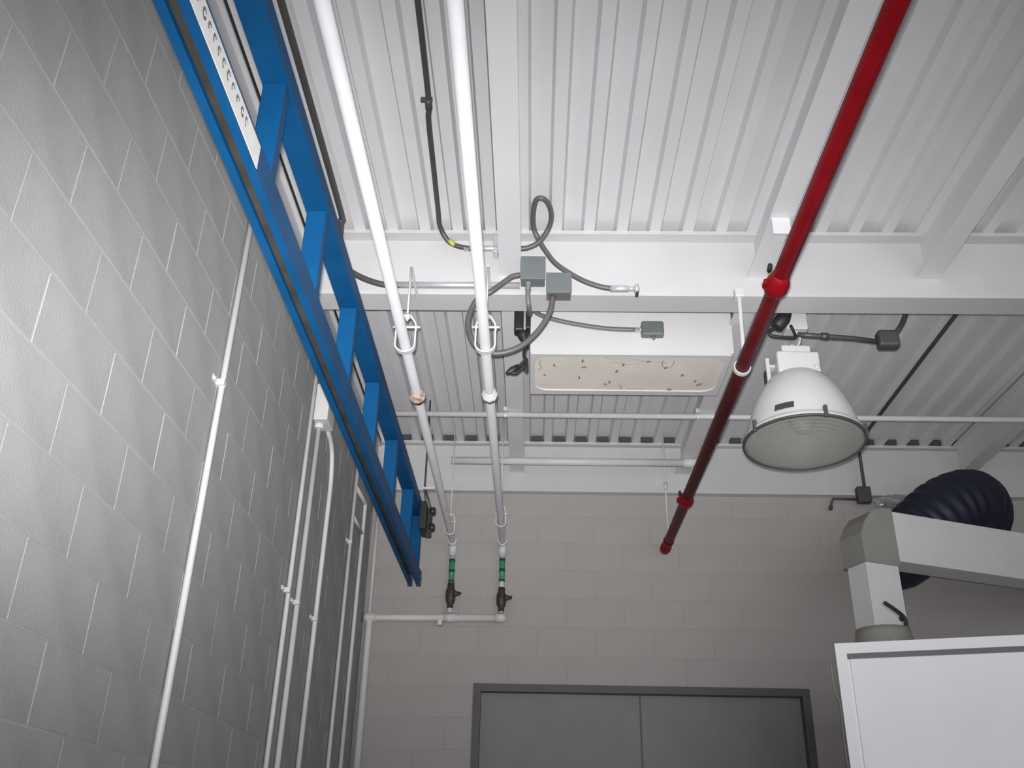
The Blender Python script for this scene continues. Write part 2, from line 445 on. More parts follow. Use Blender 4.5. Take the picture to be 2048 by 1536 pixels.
# drop legs with green labels and valves
def drop(x, z_top, zl0, zl1, zv0, zv1, zend, lab):
    y = 6.590
    t = thing('valve_drop', lab, 'valve', (x, y, zend))
    obj('pipe', BM(tube, [(x, y, zend), (x, y, z_top)], 0.018, 14), 'pipew', t)
    l = obj('green_label', BM(tube, [(x, y, zl0), (x, y, zl1)], 0.0205, 16), 'green', t); l['label'] = 'green pipe marker with dark print'
    for a, b in ((0.02, 0.10), (0.42, 0.55), (0.88, 0.97)):
        z0 = zl0+(zl1-zl0)*a; z1 = zl0+(zl1-zl0)*b
        obj('print_band', BM(tube, [(x, y, z0), (x, y, z1)], 0.0212, 16), 'greenp', l)
    h = zv1-zv0
    obj('valve_body', BM(tube_prof, (x, y, zv0), (x, y, zv1), [(0, 0.021), (h*0.18, 0.022), (h*0.24, 0.031), (h*0.45, 0.036), (h*0.72, 0.034), (h*0.8, 0.026), (h, 0.024)], 10), 'valve', t)
    obj('valve_stem', BM(tube_prof, (x+0.02, y-0.01, zv0+h*0.56), (x+0.075, y-0.02, zv0+h*0.56), [(0, 0.022), (0.03, 0.018), (0.034, 0.013), (0.055, 0.012)], 10), 'valve', t)
    obj('lever', BM(tube, smooth_path([(x+0.062, y-0.02, zv0+h*0.57), (x+0.078, y-0.022, zv0+h*0.45), (x+0.082, y-0.022, zv0+h*0.1), (x+0.078, y-0.022, zv0-0.06)]), 0.0045, 8), 'steel', t)
    return t
drop(-0.580, 3.559, 3.365, 3.535, 3.185, 3.362, 3.153, 'green banded valve leg at the end of the pipe nearest the blue rail')
drop(-0.224, 3.559, 3.375, 3.545, 3.166, 3.335, 3.159, 'green banded valve leg at the end of the middle air pipe')
hp = thing('header_pipe', 'white header pipe running along the end wall below both valves', 'pipe', (-1.13, 6.60, 2.0))
obj('pipe', BM(tube, bend_path([(-0.224, 6.597, 3.125), (-1.135, 6.597, 3.115), (-1.135, 6.597, 1.6)], 0.03), 0.024, 16), 'dull', hp)
obj('tee', BM(tube_prof, (-0.62, 6.597, 3.121), (-0.54, 6.597, 3.121), [(0, 0.030), (0.08, 0.030)], 14), 'dull', hp)
obj('elbow', BM(tube_prof, (-0.265, 6.597, 3.125), (-0.185, 6.597, 3.125), [(0, 0.031), (0.05, 0.032), (0.075, 0.022)], 14), 'dull', hp)
obj('elbow', BM(tube_prof, (-1.175, 6.597, 3.115), (-1.09, 6.597, 3.115), [(0, 0.026), (0.02, 0.034), (0.085, 0.032)], 14), 'dull', hp)
obj('clip', BM(box, -0.66, -0.63, 6.585, 6.652, 3.07, 3.10), 'dull', hp)
rp = thing('corner_riser', 'slim white riser pipe in the corner above the header pipe', 'pipe', (-1.140, 6.60, 3.14))
obj('pipe', BM(tube, [(-1.140, 6.600, 3.13), (-1.140, 6.600, 3.95)], 0.012, 12), 'pipew', rp)

# clevis hangers with rods
def clevis(x, y, zp, ztop, label, big=1.0, arm=None):
    t = thing('pipe_hanger', label, 'hanger', (x, y, zp), group='clevis hangers on the white air pipes')
    R = 0.036*big
    pts = []
    for k in range(19):
        a = math.pi + math.pi*k/18
        pts.append((x+R*math.cos(a), zp+R*math.sin(a)*0.9))
    up = zp+0.085*big
    loop = [(x-R*0.98, up-0.01)] + [(a, b) for a, b in pts] + [(x+R*0.98, up-0.01)]
    def strap(bm):
        # flat strap following the loop
        for (ax, az), (bx, bz) in zip(loop, loop[1:]):
            d = Vector((bx-ax, bz-az)); n = Vector((-d.y, d.x)).normalized()*0.0035
            prism(bm, [(ax+n.x, az+n.y), (bx+n.x, bz+n.y), (bx-n.x, bz-n.y), (ax-n.x, az-n.y)], 'Y', y-0.014, y+0.014)
    obj('strap', BM(strap), 'pipew', t)
    def yoke(bm):
        lp = [(x-R*1.05, up-0.022), (x-R*0.9, up+0.004), (x-0.016, up+0.042), (x+0.016, up+0.042), (x+R*0.9, up+0.004), (x+R*1.05, up-0.022)]
        for (ax, az), (bx, bz) in zip(lp, lp[1:]):
            d = Vector((bx-ax, bz-az)); n = Vector((-d.y, d.x)).normalized()*0.0035
            prism(bm, [(ax+n.x, az+n.y), (bx+n.x, bz+n.y), (bx-n.x, bz-n.y), (ax-n.x, az-n.y)], 'Y', y-0.013, y+0.013)
    obj('yoke', BM(yoke), 'pipew', t)
    obj('bolt', BM(tube, [(x-R*1.4, y, up-0.012), (x+R*1.4, y, up-0.012)], 0.0055, 8), 'pipew', t)
    obj('nut', BM(tube, [(x, y, up+0.030), (x, y, up+0.056)], 0.011, 6), 'pipew', t)
    obj('rod', BM(tube, [(x, y, up+0.02), (x, y, ztop)], 0.0050, 8), 'pipew', t)
    if arm: obj('clamp_arm', BM(bbox, x-0.006, x+0.006, y-0.008, arm, ztop-0.008, ztop, 0.002), 'pipew', t)
    return t
clevis(-0.580, 3.675, 3.65, 4.069, 'white clevis hanger on the pipe nearest the blue rail, by the deep beam', 1.22, arm=3.96)
clevis(-0.224, 3.670, 3.65, 4.069, 'white clevis hanger on the middle air pipe, by the deep beam', 1.22, arm=3.96)
clevis(-0.580, 6.30, 3.65, ZD, 'white clevis hanger on the pipe nearest the blue rail, by the end wall', 0.9)
clevis(-0.224, 6.12, 3.65, ZD, 'white clevis hanger on the middle air pipe, by the end wall', 0.9)

# ------------------------------------------------------------------ red sprinkler pipe
XRD, ZRD, RR = 0.934, 3.63, 0.0325
rd = thing('sprinkler_pipe', 'dark red sprinkler pipe running towards the end wall', 'pipe', (XRD, YF, ZRD))
obj('pipe', BM(tube, [(XRD, YF, ZRD), (XRD, 6.56, ZRD)], RR, 24), 'red', rd)
for yc, s in ((3.13, 1.0), (5.57, 0.95)):
    c = obj('coupling', BM(tube_prof, (XRD, yc-0.075*s, ZRD), (XRD, yc+0.075*s, ZRD), [(0, RR), (0.04*s, 0.0385), (0.06*s, 0.0455), (0.07*s, 0.047), (0.105*s, 0.047), (0.115*s, 0.043), (0.132*s, 0.039), (0.15*s, RR)], 18), 'red', rd)
    obj('coupling_lug', BM(bbox, XRD-0.056, XRD-0.040, yc-0.022, yc+0.022, ZRD-0.010, ZRD+0.012, 0.004), 'red', c)
    obj('bolt', BM(tube, [(XRD-0.052, yc-0.112*s, ZRD+0.012), (XRD-0.048, yc-0.075*s, ZRD+0.010)], 0.0095, 8), 'black', c)
obj('end_cap', BM(tube_prof, (XRD, 6.50, ZRD), (XRD, 6.62, ZRD), [(0, RR), (0.003, 0.037), (0.08, 0.039), (0.11, 0.034), (0.12, 0.02)], 18), 'red', rd)
rh = thing('sprinkler_hanger', 'white strap hanger ringing the red pipe under the deep beam', 'hanger', (XRD, 3.83, ZRD))
def band(bm, yc, wd, r0, r1):
    n = 28
    rings = []
    for (yy, rr) in ((yc-wd, r0), (yc-wd, r1), (yc+wd, r1), (yc+wd, r0)):
        rings.append([bm.verts.new((XRD+rr*math.cos(2*math.pi*k/n), yy, ZRD+rr*math.sin(2*math.pi*k/n))) for k in range(n)])
    for i in range(4):
        A, B = rings[i], rings[(i+1) % 4]
        for k in range(n):
            bm.faces.new((A[k], A[(k+1) % n], B[(k+1) % n], B[k]))
obj('ring', BM(band, 3.825, 0.012, RR+0.0005, RR+0.006), 'pipew', rh)
def strapb(bm):
    p0 = Vector((XRD+0.015, 3.83, ZRD+0.034)); p1 = Vector((XRD+0.040, 3.905, 4.075))
    for s, wd in ((0, 0.008),):
        vs = []
        for p in (p0, p1):
            for dx, dy in ((-wd, -0.002), (wd, -0.002), (wd, 0.002), (-wd, 0.002)):
                vs.append(bm.verts.new(p+Vector((dx, dy, 0))))
        for f in ((0,1,2,3),(7,6,5,4),(0,4,5,1),(1,5,6,2),(2,6,7,3),(3,7,4,0)):
            bm.faces.new([vs[i] for i in f])
obj('strap', BM(strapb), 'pipew', rh)
obj('beam_clamp', BM(bbox, XRD+0.018, XRD+0.064, 3.885, 3.945, 4.050, 4.100, 0.004), 'pipew', rh)
rh2 = thing('sprinkler_hanger', 'thin white rod hanging the red pipe near the end wall', 'hanger', (XRD, 6.25, ZRD))
obj('rod', BM(tube, [(XRD+0.0, 6.40, ZRD+0.036), (XRD+0.0, 6.40, 4.22), (XRD, 6.40, ZD)], 0.006, 8), 'pipew', rh2)
obj('nut', BM(tube, [(XRD, 6.40, 4.01), (XRD, 6.40, 4.06)], 0.013, 6), 'pipew', rh2)
obj('ring', BM(band, 6.40, 0.010, RR+0.0005, RR+0.005), 'red', rh2)

# ------------------------------------------------------------------ cross pipes in the far bay
xp = thing('cross_conduit', 'thin white conduit crossing under the joists of the far bay', 'conduit', (XL, 5.53, 4.20))
obj('conduit', BM(tube, [(XL+0.03, 5.580, 4.202), (6.3, 5.580, 4.202)], 0.0185, 14), 'pipew', xp)
for x in JX[:2]:
    obj('clamp', BM(bbox, x-0.075, x-0.050, 5.515, 5.645, 4.205, 4.232, 0.004), 'pipew', xp)
    obj('clamp_bolt', BM(tube, [(x-0.062, 5.525, 4.17), (x-0.062, 5.635, 4.21)], 0.008, 8), 'pipew', xp)
xq = thing('cross_pipe', 'short white pipe crossing in front of the end wall beam', 'pipe', (-0.60, 6.25, 4.19))
obj('pipe', BM(tube, [(-0.600, 6.335, 4.187), (1.13, 6.335, 4.187)], 0.027, 16), 'dull', xq)
obj('end_cap', BM(tube_prof, (1.06, 6.335, 4.187), (1.16, 6.335, 4.187), [(0, 0.027), (0.004, 0.033), (0.09, 0.033), (0.10, 0.024)], 16), 'dull', xq)

# ------------------------------------------------------------------ strip light fixture
FX0, FX1, FY0, FY1, FZ0, FZ1 = -0.030, 1.042, 4.445, 4.925, 4.030, 4.385
fx = thing('ceiling_light', 'white box ceiling light with a dirty cream lens full of dead insects', 'light', (0.5, 4.68, FZ0))
def housing(bm):
    vs = box(bm, FX0, FX1, FY0, FY1, FZ0+0.0115, FZ1)
hs = obj('housing', BM(housing), 'white', fx)
def rrect(x0, x1, y0, y1, r, n=5):
    pts = []
    for cx, cy, a0 in ((x1-r, y1-r, 0), (x0+r, y1-r, 90), (x0+r, y0+r, 180), (x1-r, y0+r, 270)):
        for k in range(n+1):
            a = math.radians(a0+90*k/n); pts.append((cx+r*math.cos(a), cy+r*math.sin(a)))
    return pts
def rim(bm):
    # lip around the lens opening
    o_ = rrect(FX0, FX1, FY0, FY1, 0.01); i_ = rrect(FX0+0.026, FX1-0.026, FY0+0.026, FY1-0.050, 0.075)
    zs = (FZ0, FZ0+0.0112)
    R = [[bm.verts.new((x, y, z)) for x, y in L] for z in zs for L in (o_, i_)]
    n = len(o_)
    for k in range(n):
        j = (k+1) % n
        bm.faces.new((R[0][k], R[0][j], R[1][j], R[1][k])); bm.faces.new((R[2][k], R[3][k], R[3][j], R[2][j]))
        bm.faces.new((R[0][j], R[0][k], R[2][k], R[2][j])); bm.faces.new((R[1][k], R[1][j], R[3][j], R[3][k]))
obj('lens_frame', BM(rim), 'white', fx)
ln = obj('lens', BM(prism, rrect(FX0+0.020, FX1-0.020, FY0+0.016, FY1-0.046, 0.06), 'Z', FZ0+0.006, FZ0+0.011), 'lens', fx)
rr = random.Random(11)
def lu(px, py):   # position on the lens, 0..1 across and 0 (near) .. 1 (far)
    return FX0+0.03+(FX1-FX0-0.06)*px, FY0+0.03+(FY1-FY0-0.09)*py
bugs = [(0.10,0.25,0.012),(0.25,0.12,0.013),(0.26,0.30,0.010),(0.24,0.62,0.013),(0.41,0.75,0.012),(0.44,0.42,0.013),(0.39,0.82,0.007),(0.47,0.22,0.012),(0.80,0.52,0.011),(0.91,0.80,0.016),(0.75,0.97,0.012),(0.88,0.70,0.008),(0.05,0.55,0.007),(0.60,0.12,0.008),(0.70,0.30,0.010)]
for px, py, s in bugs:
    x, y = lu(px, py); a = rr.uniform(0, 3.14); s = s*1.35
    dx, dy = math.cos(a)*s, math.sin(a)*s
    bm = bmesh.new()
    tube(bm, [(x-dx, y-dy, FZ0+0.003), (x-dx*0.3, y-dy*0.3, FZ0+0.002), (x+dx*0.5, y+dy*0.5, FZ0+0.002), (x+dx, y+dy, FZ0+0.003)], [0.001, 0.0058, 0.0048, 0.001], 6)
    obj('insect', bm, 'bug', ln)
for pts, rs in (([(0.36,0.02),(0.42,0.06),(0.50,0.05),(0.56,0.10),(0.62,0.13),(0.70,0.16)], 0.0026), ([(0.40,0.12),(0.47,0.20),(0.52,0.22),(0.58,0.12)], 0.0026),
            ([(0.675,0.08),(0.68,0.25),(0.71,0.31),(0.735,0.22),(0.735,0.10)], 0.0026), ([(0.03,0.12),(0.02,0.2),(0.03,0.32),(0.015,0.42)], 0.0026),
            ([(0.485,0.99),(0.475,0.92),(0.48,0.86),(0.50,0.86)], 0.0035), ([(0.51,0.95),(0.55,0.955),(0.60,0.955)], 0.005)):
    obj('cobweb_streak', BM(tube, smooth_path([(lu(*p)[0], lu(*p)[1], FZ0+0.005) for p in pts], 4), rs*0.8, 6), 'web', ln)
obj('end_bracket', BM(box, FX1+0.001, FX1+0.012, FY0+0.01, FY0+0.05, FZ0+0.02, FZ1), 'dull', fx)

# junction box on the fixture and its conduit
jb3 = thing('junction_box', 'small grey junction box screwed to the side of the white box light', 'junction box', (0.62, 4.42, 4.12))
obj('box', BM(bbox, 0.562, 0.682, 4.395, FY0-0.0005, 4.128, 4.214, 0.010), 'gbox', jb3)
obj('knockout_screw', BM(tube_prof, (0.626, 4.415, 4.128), (0.626, 4.415, 4.105), [(0, 0.010), (0.012, 0.010), (0.022, 0.005)], 8), 'gbox', jb3)
obj('connector', BM(tube_prof, (0.562, 4.42, 4.170), (0.528, 4.42, 4.170), [(0, 0.016), (0.006, 0.016), (0.008, 0.012), (0.034, 0.013)], 10), 'steel', jb3)
fc = thing('light_conduit', 'grey flexible conduit feeding the box on the white light', 'conduit', (0.0, 4.35, 4.17))
obj('conduit', BM(tube, smooth_path([(0.535, 4.42, 4.170), (0.38, 4.42, 4.176), (0.205, 4.41, 4.198), (0.06, 4.38, 4.218), (-0.010, 4.32, 4.222), (-0.030, 4.18, 4.190)]), 0.0125, 12), 'gbox', fc)

# ------------------------------------------------------------------ conduits and boxes on the near face of the deep beam
ca = thing('conduit_run', 'dark conduit dropping from the deck and turning along the deep beam by the middle pipe', 'conduit', (-0.45, 3.88, 4.31))
obj('conduit', BM(tube, smooth_path([(-0.425, YF, 4.425), (-0.440, 1.5, 4.425), (-0.451, 2.85, 4.425), (-0.466, 3.10, 4.425), (-0.472, 3.40, 4.420), (-0.478, 3.70, 4.415), (-0.476, 3.82, 4.396), (-0.430, 3.872, 4.342), (-0.345, 3.878, 4.313), (-0.25, 3.88, 4.312)]), 0.0125, 14), 'emt', ca)
obj('shiny_run', BM(tube, [(-0.36, 3.8795, 4.3125), (-0.09, 3.88, 4.313)], 0.0135, 14), 'steel', ca)
obj('tape_band', BM(tube, [(-0.436, 3.868, 4.349), (-0.405, 3.876, 4.330)], 0.0140, 12), 'tape', ca)
obj('coupling', BM(tube, [(-0.455, 2.97, 4.425), (-0.458, 3.03, 4.425)], 0.0155, 12), 'emt', ca)
obj('deck_clip', BM(bbox, -0.490, -0.44, 2.985, 3.000, 4.428, 4.45, 0.003), 'emt', ca)
obj('beam_clip', BM(bbox, -0.215, -0.190, 3.868, 3.922, 4.285, 4.385, 0.003), 'steel', ca)
fa = thing('flexible_conduit', 'looped grey flexible conduit hanging on the deep beam right of the middle pipe', 'conduit', (0.05, 3.88, 4.3))
obj('conduit', BM(tube, smooth_path([(-0.0885, 3.88, 4.313), (-0.045, 3.88, 4.318), (0.010, 3.87, 4.345), (0.052, 3.85, 4.400), (0.070, 3.79, 4.428), (0.060, 3.70, 4.432), (0.030, 3.640, 4.432), (-0.004, 3.650, 4.434), (-0.018, 3.73, 4.428), (-0.018, 3.83, 4.415), (0.002, 3.875, 4.378), (0.045, 3.885, 4.300), (0.100, 3.885, 4.222), (0.210, 3.885, 4.140), (0.300, 3.885, 4.100), (0.365, 3.885, 4.086)], 8), 0.0130, 14), 'flex', fa)
obj('connector', BM(tube_prof, (0.355, 3.885, 4.086), (0.495, 3.885, 4.086), [(0, 0.0165), (0.085, 0.0165), (0.088, 0.012), (0.115, 0.011), (0.118, 0.022), (0.135, 0.022), (0.14, 0.010)], 14), 'steel', fa)
obj('mounting_lug', BM(bbox, 0.478, 0.492, 3.875, 3.925, 4.062, 4.108, 0.003), 'emt', fa)

cb = thing('conduit_run', 'dark conduit dropping from the deck behind the blue rail and running along the deep beam', 'conduit', (-0.9, 3.88, 4.1))
obj('conduit', BM(tube, smooth_path([(-0.950, YF, 4.425), (-0.950, 1.5, 4.425), (-0.955, 3.6, 4.425), (-0.966, 3.80, 4.418), (-0.978, 3.872, 4.370), (-0.985, 3.883, 4.280), (-0.955, 3.883, 4.212), (-0.895, 3.883, 4.165), (-0.822, 3.883, 4.126), (-0.740, 3.883, 4.100), (-0.66, 3.883, 4.098)]), 0.0150, 14), 'emt', cb)
obj('shiny_run', BM(tube, [(-0.73, 3.8825, 4.0985), (-0.081, 3.882, 4.099)], 0.0155, 14), 'steel', cb)
jb1 = thing('junction_box', 'square grey junction box on the beam, left and higher of the two', 'junction box', (-0.016, 3.86, 4.10))
obj('box', BM(bbox, -0.076, 0.040, 3.835, 3.905, 4.106, 4.232, 0.004), 'gbox', jb1)
obj('cover', BM(bbox, -0.079, 0.043, 3.830, 3.8365, 4.104, 4.235, 0.002), 'gbox', jb1)
obj('connector', BM(tube_prof, (-0.040, 3.868, 4.108), (-0.040, 3.868, 4.06), [(0, 0.020), (0.014, 0.020), (0.016, 0.014), (0.048, 0.014)], 10), 'gbox', jb1)
obj('drop_conduit', BM(tube, smooth_path([(-0.040, 3.868, 4.090), (-0.040, 3.868, 4.02), (-0.035, 3.90, 3.99), (-0.032, 4.02, 4.02), (-0.030, 4.12, 4.10), (-0.030, 4.18, 4.188)]), 0.0125, 12), 'gbox', jb1)
jb2 = thing('junction_box', 'square grey junction box on the beam, right and lower of the two', 'junction box', (0.106, 3.86, 4.03))
obj('box', BM(bbox, 0.049, 0.165, 3.842, 3.918, 4.036, 4.142, 0.004), 'gbox', jb2)
obj('cover', BM(bbox, 0.046, 0.168, 3.837, 3.8435, 4.032, 4.146, 0.002), 'gbox', jb2)
fb = thing('flexible_conduit', 'grey flexible conduit hanging in a loop behind the middle pipe between two junction boxes', 'conduit', (-0.12, 3.87, 3.72))
obj('conduit', BM(tube, smooth_path([(-0.081, 3.856, 4.142), (-0.118, 3.854, 4.130), (-0.160, 3.850, 4.092), (-0.215, 3.842, 4.038), (-0.285, 3.868, 4.005), (-0.322, 3.875, 3.895), (-0.300, 3.875, 3.790), (-0.245, 3.875, 3.735), (-0.165, 3.875, 3.722), (-0.073, 3.872, 3.756), (0.008, 3.868, 3.836), (0.062, 3.866, 3.935), (0.080, 3.866, 4.030)], 8), 0.0140, 14), 'flex', fb)

# black plug hanging by the beam
pg = thing('power_plug', 'black cord connector hanging between the deep beam and the white box light', 'plug', (-0.07, 4.2, 3.9))
obj('body', BM(bbox, -0.112, -0.062, 4.17, 4.24, 4.020, 4.150, 0.010), 'black', pg)
obj('socket_half', BM(bbox, -0.054, -0.028, 4.17, 4.24, 4.030, 4.155, 0.008), 'black', pg)
obj('metal_band', BM(box, -0.063, -0.052, 4.175, 4.235, 4.025, 4.145), 'steel', pg)
obj('strain_relief', BM(tube_prof, (-0.072, 4.205, 4.03), (-0.045, 4.205, 3.93), [(0, 0.030), (0.03, 0.028), (0.06, 0.016), (0.10, 0.012)], 12), 'black', pg)
obj('cord', BM(tube, smooth_path([(-0.050, 4.205, 3.945), (-0.060, 4.20, 3.895), (-0.055, 4.20, 3.86), (-0.095, 4.20, 3.815), (-0.125, 4.20, 3.795), (-0.100, 4.20, 3.787), (-0.060, 4.20, 3.82), (-0.046, 4.20, 3.80), (-0.048, 4.20, 3.87)]), 0.0085, 8), 'black', pg)
obj('plug_end', BM(tube_prof, (-0.085, 4.20, 3.825), (-0.150, 4.20, 3.782), [(0, 0.014), (0.04, 0.018), (0.06, 0.012), (0.075, 0.006)], 10), 'black', pg)
obj('safety_chain', BM(tube, [(-0.045, 4.205, 4.15), (-0.045, 4.205, ZD)], 0.003, 6), 'steel', pg)

# ------------------------------------------------------------------ high-bay lamp
LX, LY = 1.303, 4.25
lm = thing('high_bay_lamp', 'white bell shaped high bay lamp with a grey glass lens hanging under the roof', 'lamp', (LX, LY, 4.08))
TILT = Matrix.Translation((LX, LY, 4.08)) @ Matrix.Rotation(math.radians(-4.0), 4, 'X') @ Matrix.Rotation(math.radians(1.5), 4, 'Y') @ Matrix.Translation((-LX, -LY, -4.08-0.066))
def lobj(name, bm, m, parent=lm):
    bmesh.ops.transform(bm, matrix=TILT, verts=bm.verts)
    return obj(name, bm, m, parent)
zr = 3.495
outer = [(0.100, 3.848), (0.122, 3.842), (0.142, 3.826), (0.172, 3.785), (0.203, 3.730), (0.230, 3.665), (0.252, 3.595), (0.265, 3.535), (0.270, zr+0.024), (0.284, zr+0.016), (0.285, zr)]
inner = [(r-0.004, z-0.003) for r, z in outer][::-1]
dome = lobj('dome_shade', BM(lathe, outer+[(0.285, zr-0.003)]+[(0.276, zr)]+inner[1:], LX, LY), 'ductw')
lobj('inner_reflector', BM(lathe, [(0.0, 3.80), (0.09, 3.79), (0.15, 3.74), (0.21, 3.64), (0.25, 3.56), (0.268, zr+0.005)], LX, LY), 'refl', lm)
lobj('rim_band', BM(lathe, [(0.284, zr+0.001), (0.2885, zr), (0.289, zr-0.007), (0.285, zr-0.010), (0.276, zr-0.010), (0.276, zr-0.003), (0.284, zr+0.001)], LX, LY), 'dbox')
lobj('glass_lens', BM(lathe, [(0.277-0.277*k/40, zr-0.006-0.050*(1-(1-k/40)**2)+0.0016*math.sin(k*1.9)) for k in range(41)], LX, LY), 'glass')
lobj('bulb', BM(lathe, [(0.0, 3.56), (0.03, 3.565), (0.052, 3.60), (0.055, 3.64), (0.042, 3.69), (0.026, 3.73), (0.024, 3.79)], LX, LY, 20), 'pipew')
bal = lobj('ballast_housing', BM(bbox, LX-0.105, LX+0.105, LY-0.085, LY+0.085, 3.835, 3.965, 0.014, 3), 'ductw')
lobj('upper_box', BM(bbox, LX-0.072, LX+0.072, LY-0.062, LY+0.062, 3.968, 4.012, 0.008), 'ductw')
lobj('screw', BM(tube_prof, (LX+0.082, LY-0.080, 3.870), (LX+0.082, LY-0.096, 3.870), [(0, 0.014), (0.012, 0.014), (0.016, 0.008)], 12), 'pipew', bal)
lobj('side_bracket', BM(bbox, LX-0.150, LX-0.130, LY-0.03, LY+0.03, 3.80, 3.95, 0.004), 'pipew')
lobj('bracket_slot', BM(bbox, LX-0.158, LX-0.149, LY-0.022, LY+0.010, 3.81, 3.88, 0.003), 'black')
lobj('bracket_arm', BM(box, LX-0.14, LX-0.10, LY-0.02, LY+0.02, 3.90, 3.915), 'pipew')
def sticker(bm):
    n = 6
    for i in range(n):
        a0 = math.radians(228+20*i/n); a1 = math.radians(228+20*(i+1)/n)
        za, zb, ra, rb = 3.585, 3.548, 0.2535, 0.2665
        vs = [bm.verts.new((LX+r*math.cos(a), LY+r*math.sin(a), z)) for (r, z, a) in ((ra, za, a0), (ra, za, a1), (rb, zb, a1), (rb, zb, a0))]
        bm.faces.new(vs)
        vs2 = [bm.verts.new(v.co*1.0+Vector((math.cos(a0)*0.002, math.sin(a0)*0.002, 0))) for v in vs]
        bm.faces.new(vs2)
lobj('rating_sticker', BM(sticker), 'emt', dome)
for a in (276, 205, 335):
    ar = math.radians(a); cx, cy = LX+0.283*math.cos(ar), LY+0.283*math.sin(ar)
    lobj('latch', BM(bbox, cx-0.009, cx+0.009, cy-0.009, cy+0.009, zr-0.014, zr+0.045, 0.003), 'dbox')
# hook box and stem up to the joist level
hk = thing('lamp_mount', 'white mounting box and hook holding the bell lamp', 'bracket', (LX+0.01, LY, 4.08))
obj('box', BM(bbox, LX-0.025, LX+0.085, LY-0.03, LY+0.06, 4.068, 4.210, 0.005), 'pipew', hk)
obj('hook', BM(tube, smooth_path([(LX+0.02, LY, 4.075), (LX+0.045, LY, 4.03), (LX+0.02, LY, 3.975), (LX-0.005, LY, 3.99)]), 0.007, 8), 'pipew', hk)
obj('stem', BM(tube, [(LX+0.03, LY+0.01, 4.20), (LX+0.03, LY+0.01, ZD)], 0.014, 10), 'pipew', hk)
lp = thing('lamp_plug', 'black twist lock plug with a cord loop beside the bell lamp mount', 'plug', (LX-0.07, LY-0.03, 4.05))
obj('body', BM(tube_prof, (LX-0.095, LY-0.075, 4.045), (LX-0.020, LY-0.085, 4.135), [(0, 0.024), (0.01, 0.036), (0.07, 0.038), (0.10, 0.026), (0.12, 0.016)], 14), 'black', lp)
obj('cord', BM(tube, smooth_path([(LX-0.085, LY-0.070, 4.055), (LX-0.125, LY-0.068, 4.03), (LX-0.118, LY-0.066, 4.005), (LX-0.05, LY-0.062, 3.998), (LX+0.002, LY-0.055, 4.003), (LX+0.004, LY-0.05, 4.03), (LX-0.010, LY-0.05, 4.075)]), 0.0085, 8), 'black', lp)
lc = thing('lamp_conduit', 'dark conduit and box feeding the bell lamp from the right', 'conduit', (1.7, 4.25, 4.0))
obj('conduit', BM(tube, [(LX+0.02, 4.20, 4.022), (LX+0.10, 4.20, 4.016), (1.60, 4.22, 4.014), (1.735, 4.25, 4.013)], 0.0125, 10), 'emt', lc)
obj('coupling', BM(tube, [(1.44, 4.203, 4.0155), (1.475, 4.206, 4.015)], 0.018, 10), 'emt', lc)
obj('box', BM(bbox, 1.735, 1.842, 4.215, 4.285, 3.975, 4.070, 0.016), 'dbox', lc)
obj('riser', BM(tube, bend_path([(1.825, 4.25, 4.05), (1.875, 4.25, 4.11), (1.925, 4.25, 4.22), (1.965, 4.25, ZD)], 0.05), 0.013, 10), 'dbox', lc)

# dark conduit along the deck to a box on the end wall
dc = thing('deck_conduit', 'black conduit running along the roof deck down to a box over the end wall', 'conduit', (2.35, 6.5, 4.2))
obj('conduit', BM(tube, bend_path([(2.372, YN+0.09, 4.428), (2.375, 5.2, 4.428), (2.382, 6.50, 4.425), (2.395, 6.545, 4.06)], 0.06), 0.0125, 10), 'dbox', dc)
dc2 = thing('junction_box', 'dark junction box on the end wall under the wall beam, beside the duct', 'junction box', (2.385, 6.6, 4.0))
obj('box', BM(bbox, 2.338, 2.436, 6.530, 6.598, 3.985, 4.105, 0.008), 'dbox', dc2)
obj('side_conduit', BM(tube, bend_path([(2.345, 6.565, 4.012), (2.160, 6.575, 4.020), (2.150, 6.60, 3.955)], 0.03), 0.0095, 8), 'dbox', dc2)
obj('tip', BM(tube_prof, (2.152, 6.595, 3.972), (2.150, 6.62, 3.945), [(0, 0.012), (0.012, 0.016), (0.03, 0.014)], 8), 'dbox', dc2)

# ------------------------------------------------------------------ conduits on the left wall
XCW = XL+0.017
def wall_conduit(name, label, pts, r, clips=(), m='dull', rad=0.08):
    t = thing(name, label, 'conduit', (XCW, pts[0][0], pts[0][1]), group='wall conduits')
    P = [(XCW, y, z) for y, z in pts]
    obj('conduit', BM(tube, bend_path(P, rad, 8), r, 12), m, t)
    for y, z in clips:
        def cl(bm):
            bbox(bm, XL-0.003, XCW+r+0.003, y-r-0.003, y+r+0.003, z-0.012, z+0.012, 0.003)
            box(bm, XL-0.003, XL+0.005, y-0.055, y+0.040, z-0.010, z+0.010)
            tube(bm, [(XL, y-0.042, z), (XL+0.011, y-0.042, z)], 0.007, 8)
        obj('clip', BM(cl), m, t)
    return t
wall_conduit('wall_conduit', 'bright white wall conduit nearest the viewer, alone on the block wall', [(3.138, 0.3), (3.165, 4.20)], 0.0128, [(3.145, 3.185), (3.14, 1.35)], 'pipew')
wall_conduit('wall_conduit', 'left pipe of the close pair of white conduits on the block wall', [(4.465, 0.3), (4.505, 4.20)], 0.0115, [(4.470, 2.75)])
c3 = wall_conduit('wall_conduit', 'right pipe of the close pair of white conduits, ending in a pale box', [(4.668, 0.3), (4.690, 3.73)], 0.0140, [(4.672, 2.74)])
bx = thing('wall_box', 'pale box on the block wall at the top of a white conduit', 'junction box', (XL, 4.69, 3.72))
obj('box', BM(bbox, XL-0.003, XL+0.075, 4.615, 4.780, 3.715, 3.93, 0.006), 'dull', bx)
